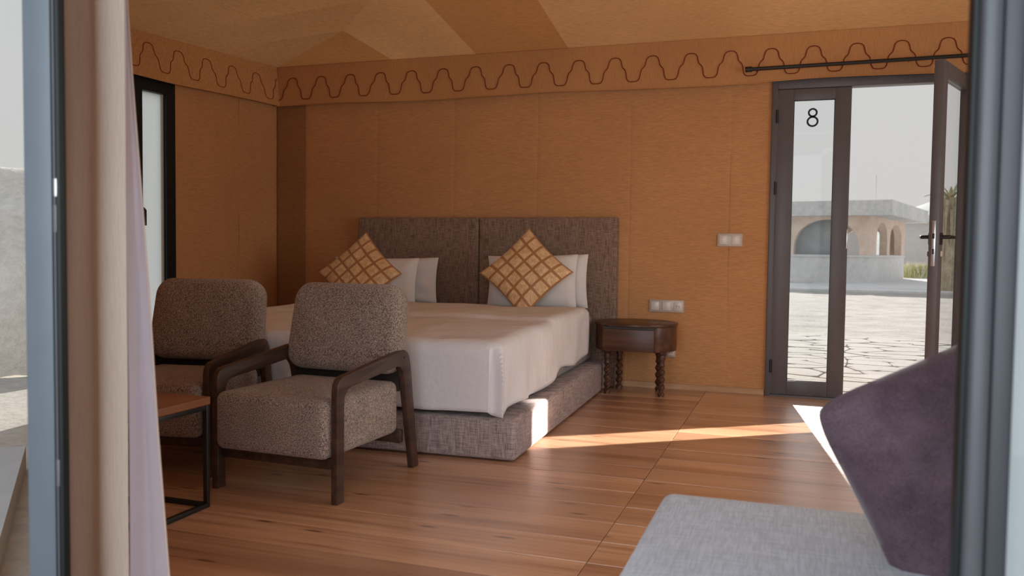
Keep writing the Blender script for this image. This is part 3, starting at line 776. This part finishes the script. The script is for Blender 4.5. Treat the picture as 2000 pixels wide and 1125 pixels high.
ch['label'] = 'grey boucle armchair with dark wood arms standing in front of the bed'; ch['group'] = 'boucle armchairs by the bed'
ch2 = copy_tree(ch); ch2.location = (-2.735, 3.268, 0); ch2.rotation_euler.z = math.radians(9.5)
ch2['label'] = 'grey boucle armchair behind the side table, beside the curtain'

# ------------------------------------------------------------------ cube side table
tb = thing('side_table', 'low side table with orange wood top on thin black frame', 'side table', (-2.29, 2.50, 0))
TX0, TX1, TY0, TY1, TZ = -2.462, -2.117, 2.345, 2.665, .425
wbox('table_top', tb, MTAB, TX0, TX1, TY0, TY1, TZ-.030, TZ, bevel=.003)
s = .018
for x0 in (TX0+.002, TX1-s-.002):
    for y0 in (TY0+.002, TY1-s-.002): wbox('leg', tb, MBLK, x0, x0+s, y0, y0+s, 0, TZ-.031, bevel=.0015)
for z0 in (0.0, TZ-.031-s):
    for x0 in (TX0+.002, TX1-s-.002): wbox('frame_bar', tb, MBLK, x0, x0+s, TY0+s+.002, TY1-s-.002, z0, z0+s, bevel=.0015)
    for y0 in (TY0+.002, TY1-s-.002): wbox('frame_bar', tb, MBLK, TX0+s+.002, TX1-s-.002, y0, y0+s, z0, z0+s, bevel=.0015)

# ------------------------------------------------------------------ round nightstand
NX, NY = -1.085, 5.865
ns = thing('nightstand', 'round dark wood nightstand on turned legs right of the bed', 'nightstand', (NX, NY, 0))
def oval(rx, ry, flat, n=48):
    o = []
    for k in range(n):
        a = 2*PI*k/n; x, y = rx*math.cos(a), ry*math.sin(a); o.append((NX+x, NY+max(y, flat)))
    return o
bm = BM(); prism(bm, oval(.287, .262, -9), .484, .505, 'xy', .005); meshobj('table_top', bm, MNS, ns)
bm = BM(); prism(bm, oval(.280, .255, -.205), .315, .484, 'xy', .004); meshobj('drum', bm, MNS, ns)
bm = BM(); box(bm, NX-.185, NX+.165, NY-.232, NY-.20, .318, .468, .004); dr = meshobj('drawer', bm, MNS, ns)
bm = BM(); box(bm, NX-.185, NX+.165, NY-.2255, NY-.20, .4685, .4835); meshobj('drawer_gap', bm, MBLK, ns, smooth=False)
def turned_leg(x, y):
    bm = BM()
    lathe(bm, [(.030, .318), (.030, .295), (.020, .285), (.027, .265), (.020, .245), (.019, .225), (.022, .215)], (x, y, 0), 12)
    n = 60; seg = 14; rings = []
    for i in range(n+1):
        z = .215-.205*i/n; ring = []
        for k in range(seg):
            a = 2*PI*k/seg; r = .019+.0065*math.cos(2*a+i/n*2*PI*4)
            ring.append(bm.verts.new((x+r*math.cos(a), y+r*math.sin(a), z)))
        rings.append(ring)
    for A, B in zip(rings, rings[1:]):
        for k in range(seg): bm.faces.new((A[k], A[(k+1) % seg], B[(k+1) % seg], B[k]))
    lathe(bm, [(.020, .012), (.021, 0)][::-1], (x, y, 0), 12)
    bmesh.ops.recalc_face_normals(bm, faces=bm.faces[:])
    meshobj('leg', bm, MNS, ns)
for x, y in ((-1.270, 5.80), (-1.235, 6.04), (-.95, 6.04), (-.893, 5.80)): turned_leg(x, y)

ns2 = copy_tree(ns); ns2.location = (-3.745, 5.85, 0)
ns['label'] = 'round dark wood nightstand on turned legs right of the bed, standing clear'; ns['group'] = 'nightstands'
ns2['label'] = 'second dark nightstand left of the bed, only its top edge showing above the duvet'

# ------------------------------------------------------------------ sofa and velvet cushion, front right
sf = thing('sofa', 'low pale grey sofa at the front right', 'sofa', (.25, 1.7, 0))
bm = BM(); slab(bm, .95, .78, .17, .035, .03, .006, T(-.315+.475, 2.12-.39, .315) @ RX(-PI/2), .0); meshobj('seat_cushion', bm, MSOFA, sf)
bm = BM(); slab(bm, .93, .76, .16, .03, .015, .0, T(-.305+.465, 2.11-.38, .135) @ RX(-PI/2)); meshobj('base', bm, MSOFA, sf)
bm = BM(); slab(bm, .80, .42, .16, .05, .04, .01, T(.62, 1.70, .61) @ RZ(-PI/2)); meshobj('backrest', bm, MSOFA, sf)
for x, y in ((-.27, 2.07), (-.27, 1.37), (.58, 2.07), (.58, 1.37)):
    bm = BM(); lathe(bm, [(.018, 0), (.022, .06)], (x, y, 0), 12); meshobj('leg', bm, MBLK, sf)
bm = BM(); pillow(bm, .435, .435, .17, T(.306, 1.80, .598) @ RZ(.12) @ RX(-.20) @ RY(math.radians(-26.5)), 30, .035, 3, .007, .40, .09)
tag(meshobj('cushion', bm, MVEL), 'dark mauve velvet cushion standing on the grey sofa', 'cushion')

# ------------------------------------------------------------------ outdoors
g = BM(); sheet(g, lambda u, v: Vector((-120+240*u, -30+250*v, -.12)), 40, 40)
GR = tag(meshobj('ground', g, MSAND), kind='structure')
def gz(x, y): return -.115+.03*noise.noise(Vector((x*.35, y*.35, 0)))+.02*noise.noise(Vector((x*1.5, y*1.5, 3)))+.012*noise.noise(Vector((x*5, y*5, 5)))
bm = BM(); sheet(bm, lambda u, v: Vector((-4+10*u, 11.2+14.6*v, gz(-4+10*u, 11.2+14.6*v)+.02)), 150, 220)
tag(meshobj('gravel_yard', bm, MSAND2), kind='structure')
# crazy paving in front of the door
pv = obox('paving', (-1.5, 3.4, 6.30, 11.6, -.16, -.085), m_plain('paving_joint', (.24, .225, .205), .95, .1), bevel=0)
tag(pv, kind='structure')
random.seed(11); nx_, ny_ = 13, 21; P = {}
for i in range(nx_+1):
    for j in range(ny_+1):
        ox = 0 if i in (0, nx_) else random.uniform(-.15, .15); oy = 0 if j in (0, ny_) else random.uniform(-.09, .09)
        P[i, j] = (-1.5+4.9*i/nx_+ox+(0.17 if j % 2 and 0 < i < nx_ else 0), 6.30+5.3*j/ny_+oy)
for i in range(nx_):
    for j in range(ny_):
        q = [P[i, j], P[i+1, j], P[i+1, j+1], P[i, j+1]]
        cx_ = sum(a for a, b in q)/4; cy_ = sum(b for a, b in q)/4; pl = []
        for k in range(4):
            a, b = q[k], q[(k+1) % 4]
            for f in (.14, .5, .86):
                x = a[0]+(b[0]-a[0])*f; y = a[1]+(b[1]-a[1])*f
                d = math.hypot(x-cx_, y-cy_); s_ = 1-.005/d+random.uniform(-.022, .004)
                pl.append((cx_+(x-cx_)*s_, cy_+(y-cy_)*s_))
        bm = BM(); prism(bm, pl, -.11, -.068+random.uniform(-.004, .004), 'xy', .004); meshobj('stone', bm, MSTONE, pv, smooth=False)
# kerb and paved apron round the pavilion
tag(obox('kerb', (-14, 14, 25.9, 26.3, -.2, -.03), MCONC, bevel=.02), kind='structure')
tag(obox('apron', (-14, 14, 26.3, 46, -.2, -.06), MCONC, bevel=0), kind='structure')

# pavilion with arches
Cn = Vector((2.22, 32.3, 0)); U = Vector((.245, .9695, 0)); V = Vector((-.9695, .245, 0)); G = -.06
pav = thing('pavilion', 'open concrete pavilion with arches and flat slab roof seen through the door', 'pavilion', (Cn.x, Cn.y, G))
def arch_wall(name, origin, d, length, z0, z1, openings, mat, thick=.28, nrm=None, spring=.42):
    """wall in the plane of d, with pointed round arches cut out: openings (s0, s1, ztop)"""
    bm = BM(); pts = [(0, z0)]
    for s0, s1, zt in openings:
        c = (s0+s1)/2; hw = (s1-s0)/2; zsp = z0+(zt-z0)*spring
        pts += [(s0, z0), (s0, zsp)]
        for k in range(1, 16):
            a = PI-PI*k/16; pts.append((c+hw*math.cos(a), zsp+(zt-zsp)*math.sin(a)**.8))
        pts += [(s1, zsp), (s1, z0)]
    pts += [(length, z0), (length, z1), (0, z1)]
    A = []; B = []
    for s_, z in pts:
        p = origin+d*s_; A.append(bm.verts.new((p.x, p.y, z))); q = p+nrm*thick; B.append(bm.verts.new((q.x, q.y, z)))
    fs = [bm.faces.new(A), bm.faces.new(B[::-1])]; n = len(pts)
    for i in range(n): fs.append(bm.faces.new((A[(i+1) % n], A[i], B[i], B[(i+1) % n])))
    bmesh.ops.recalc_face_normals(bm, faces=fs); return meshobj(name, bm, mat, pav, smooth=False)
def quadbox(name, o, d1, l1, d2, l2, z0, z1, mat, par=None):
    bm = BM(); c = [o, o+d1*l1, o+d1*l1+d2*l2, o+d2*l2]
    vs = [bm.verts.new((p.x, p.y, z)) for z in (z0, z1) for p in c]
    fs = [bm.faces.new([vs[i] for i in q]) for q in ((0, 1, 2, 3), (4, 5, 6, 7), (0, 1, 5, 4), (1, 2, 6, 5), (2, 3, 7, 6), (3, 0, 4, 7))]
    bmesh.ops.recalc_face_normals(bm, faces=fs); return meshobj(name, bm, mat, pav if par is None else par, smooth=False)
quadbox('low_wall', Cn, U, 7.7, V, .28, G, .86, MCONC); quadbox('low_wall', Cn+V*.28, V, 7.4, U, .28, G, .86, MCONC)
quadbox('low_wall', Cn+V*7.4, U, 7.7, V, .28, G, .86, MCONC)
quadbox('ledge', Cn-V*.05-U*.05, U, 7.8, V, .38, .86, .93, MCONC); quadbox('ledge', Cn+V*.33-U*.05, V, 7.4, U, .38, .86, .93, MCONC)
arch_wall('arcade', Cn, U, 7.7, .93, 2.32, [(1.3, 3.5, 2.16), (4.1, 6.9, 2.16)], MPEACH, .28, V)
arch_wall('arcade', Cn+V*.28, V, 7.2, .93, 2.32, [(.06, 2.34, 2.2), (2.75, 4.75, 2.2), (5.05, 6.8, 2.15)], MPEACH, .28, U, .12)
arch_wall('arcade', Cn+V*7.2, U, 7.7, .93, 2.32, [(.8, 3.5, 2.16), (4.1, 6.9, 2.16)], MPEACH, .28, V)
arch_wall('arcade', Cn+U*7.4+V*.28, V, 6.9, .93, 2.32, [(.5, 2.1, 2.1), (2.5, 4.1, 2.1), (4.5, 6.1, 2.1)], MPEACH, .28, U)
quadbox('low_wall', Cn+U*7.4+V*.28, V, 6.9, U, .28, G, .93, MCONC)
# sheet of dull plastic hung behind the left arches
quadbox('plastic_sheet', Cn+V*1.35+U*.6, V, 1.5, U, .02, .2, 2.25, m_ground('dull_plastic', (.38, .42, .44), (.52, .55, .56), .8, 3, .1, .01))
quadbox('roof_slab', Cn-U*.5-V*.78, U, 9.0, V, 9.2, 2.32, 2.80, MSLAB)
quadbox('roof_lip', Cn-U*.5-V*.78, U, 9.0, V, 9.2, 2.80, 2.84, MSLAB)
bm = BM(); pp = Cn+U*2.0+V*.2; tube(bm, [(pp.x, pp.y, 2.8), (pp.x, pp.y, 3.9)], .016, 6)
tag(meshobj('antenna', bm, MCONC), 'thin antenna pole rising from the pavilion roof', 'antenna')
tag(obox('concrete_block', (-2.2, .35, 31.4, 31.9, -.06, .10), MPALE, bevel=.02), 'low pale concrete step left of the pavilion wall', 'step')
# things behind: rendered house, tank wall, hill
hs = thing('house', 'pale rendered house behind the pavilion', 'house', (8, 52, -.1))
bm = BM(); box(bm, 4.9, 16, 50, 58, -.12, 2.7, 0); meshobj('wall', bm, MPALE, hs, smooth=False)
bm = BM(); prism(bm, [(4.6, 2.7), (16.3, 2.7), (10.5, 4.0)], 49.7, 58.3, 'xz'); meshobj('roof', bm, MSLAB, hs, smooth=False)
bm = BM(); box(bm, 7.5, 8.6, 49.95, 50.1, 0, 2.0); meshobj('door', bm, MCONC, hs, smooth=False)
hl = thing('house', 'low white building glimpsed through the pavilion arches', 'house', (-6, 58, -.1))
bm = BM(); box(bm, -16, 3.8, 56, 62, -.12, 2.6); meshobj('wall', bm, MPALE, hl, smooth=False)
bm = BM(); box(bm, -16.3, 4.1, 55.7, 62.3, 2.6, 2.8); meshobj('roof', bm, MSLAB, hl, smooth=False)
def hillf(u, v):
    x = -60+150*u; y = 95+60*v
    h = 13*math.exp(-((x-33)/24)**2)+2.0*noise.noise(Vector((x*.05, y*.03, 0)))*math.exp(-((x-34)/40)**2)
    return Vector((x, y, -.2+max(0, h)*math.sin(min(1, v*1.6)*PI/2)))
bm = BM(); sheet(bm, hillf, 60, 20); tag(meshobj('hill', bm, MHILL), kind='structure')
# grass clump by the pavilion's right corner
def grass(cx_, cy_, rx, ry, n, h, parent_label):
    bm = BM(); bp_ = BM()
    for k in range(n):
        a = random.uniform(0, 2*PI); r = math.sqrt(random.random()); x = cx_+rx*r*math.cos(a); y = cy_+ry*r*math.sin(a)
        hh = h*random.uniform(.6, 1.05); lx = random.uniform(-.25, .25); ly = random.uniform(-.2, .2); wd = .012
        tgt = bp_ if k % 9 == 0 else bm
        if k % 9 == 0: hh *= 1.25
        vs = [tgt.verts.new((x-wd, y, -.07)), tgt.verts.new((x+wd, y, -.07)), tgt.verts.new((x+lx*.4+wd, y+ly*.4, -.07+hh*.6)), tgt.verts.new((x+lx*.4-wd, y+ly*.4, -.07+hh*.6)), tgt.verts.new((x+lx, y+ly, -.07+hh))]
        tgt.faces.new(vs[:4]); tgt.faces.new((vs[3], vs[2], vs[4]))
    o = meshobj('grass_clump', bm, MGRASS, smooth=False); tag(o, parent_label, 'grass')
    p = meshobj('seed_plumes', bp_, MPLUME, o, smooth=False); tag(p, 'pale seed plumes', kind='stuff')
grass(4.95, 41.6, .80, .7, 2600, .62, 'clump of yellow green grass beside the pavilion')
# shaggy palm seen through the open leaf
pm = thing('palm_tree', 'shaggy palm with dead frond skirt behind the open door leaf', 'palm tree', (4.03, 27.6, -.08))
bm = BM()
def trunkf(u, v):
    a = 2*PI*u; z = -.1+2.75*v; r = .30+.08*math.sin(v*5)+.07*noise.noise(Vector((math.cos(a)*2.5, math.sin(a)*2.5, v*1.5)))+.05*noise.noise(Vector((math.cos(a)*9, math.sin(a)*9, v*2)))
    return Vector((4.03+r*math.cos(a), 27.6+r*math.sin(a), z))
sheet(bm, trunkf, 64, 30); bmesh.ops.remove_doubles(bm, verts=bm.verts, dist=.001); meshobj('trunk', bm, MTHATCH, pm)
def frond(a, el, L_, droop, w_):
    bm = BM(); d = Vector((math.cos(a), math.sin(a), 0)); sd = Vector((-d.y, d.x, 0)); pr_ = None
    for i in range(9):
        t_ = i/8; p = Vector((4.03, 27.6, 2.55))+d*(L_*t_*math.cos(el))+Vector((0, 0, L_*t_*math.sin(el)-droop*t_*t_))
        ww = w_*math.sin(PI*min(.98, .15+.85*t_))
        q = [bm.verts.new(p-sd*ww), bm.verts.new(p+Vector((0, 0, .02))), bm.verts.new(p+sd*ww)]
        if pr_: bm.faces.new((pr_[0], pr_[1], q[1], q[0])); bm.faces.new((pr_[1], pr_[2], q[2], q[1]))
        pr_ = q
    return bm
random.seed(5)
for k in range(16):
    meshobj('frond', frond(k*2*PI/16+random.uniform(-.1, .1), random.uniform(.5, 1.35), random.uniform(.6, .95), random.uniform(.1, .5), .05), MFROND if k % 3 else MTHATCH, pm)
for k in range(40):                         # hanging dead fronds of the skirt
    a = random.uniform(0, 2*PI); z1 = random.uniform(1.0, 2.6); L_ = random.uniform(.6, 1.1); bm = BM(); r_ = .34
    x, y = 4.03+r_*math.cos(a), 27.6+r_*math.sin(a)
    tube(bm, [(x, y, z1), (x+.06*math.cos(a), y+.06*math.sin(a), z1-L_*.5), (x+.04*math.cos(a), y+.04*math.sin(a), max(-.05, z1-L_))], [.05, .035, .012], 5); meshobj('dead_frond', bm, MTHATCH if k % 2 else MFROND, pm)
# earth bank and paved strip outside on the left
def bankf(u, v):
    s_ = -9+10*u; e = v
    base = Vector((-6.3, 5.2, 0)); al = Vector((.66, .75, 0)); out = Vector((-.75, .66, 0))
    p = base+al*s_+out*(2.2*e)
    h = 1.92*(e**.55)+.10*noise.noise(Vector((s_*.8, e*3, 0)))*min(1, e*4)+.05*noise.noise(Vector((s_*3, e*6, 0)))
    return Vector((p.x, p.y, -.13+h))
bm = BM(); sheet(bm, bankf, 120, 50); tag(meshobj('earth_bank', bm, MBANK), kind='structure')
bm = BM(); prism(bm, [(-1.5, -1.6), (-1.5, 1.1), (-3.6, 3.15), (-5.2, 1.6), (-3.0, -1.6)], -.2, .0, 'xy'); tag(meshobj('front_paving', bm, m_plain('smooth_grey_paving', (.42, .44, .46), .6, .3)), kind='structure')

# narrow area lamp added in place of sunlight mirrored by the open leaf's pane
gd = Vector((-1.245, -.907, 0)).normalized(); gp = Vector((.006, 5.05, 0))-gd*.62
el = math.radians(19.5)
light('sun_glint_lamp', 'AREA', (gp.x, gp.y+.03, .53), (gd.x*math.cos(el), gd.y*math.cos(el), -math.sin(el)), 5.5, (1.0, .93, .88), shape='RECTANGLE', size=.24, size_y=.87, spread=math.radians(1.5))
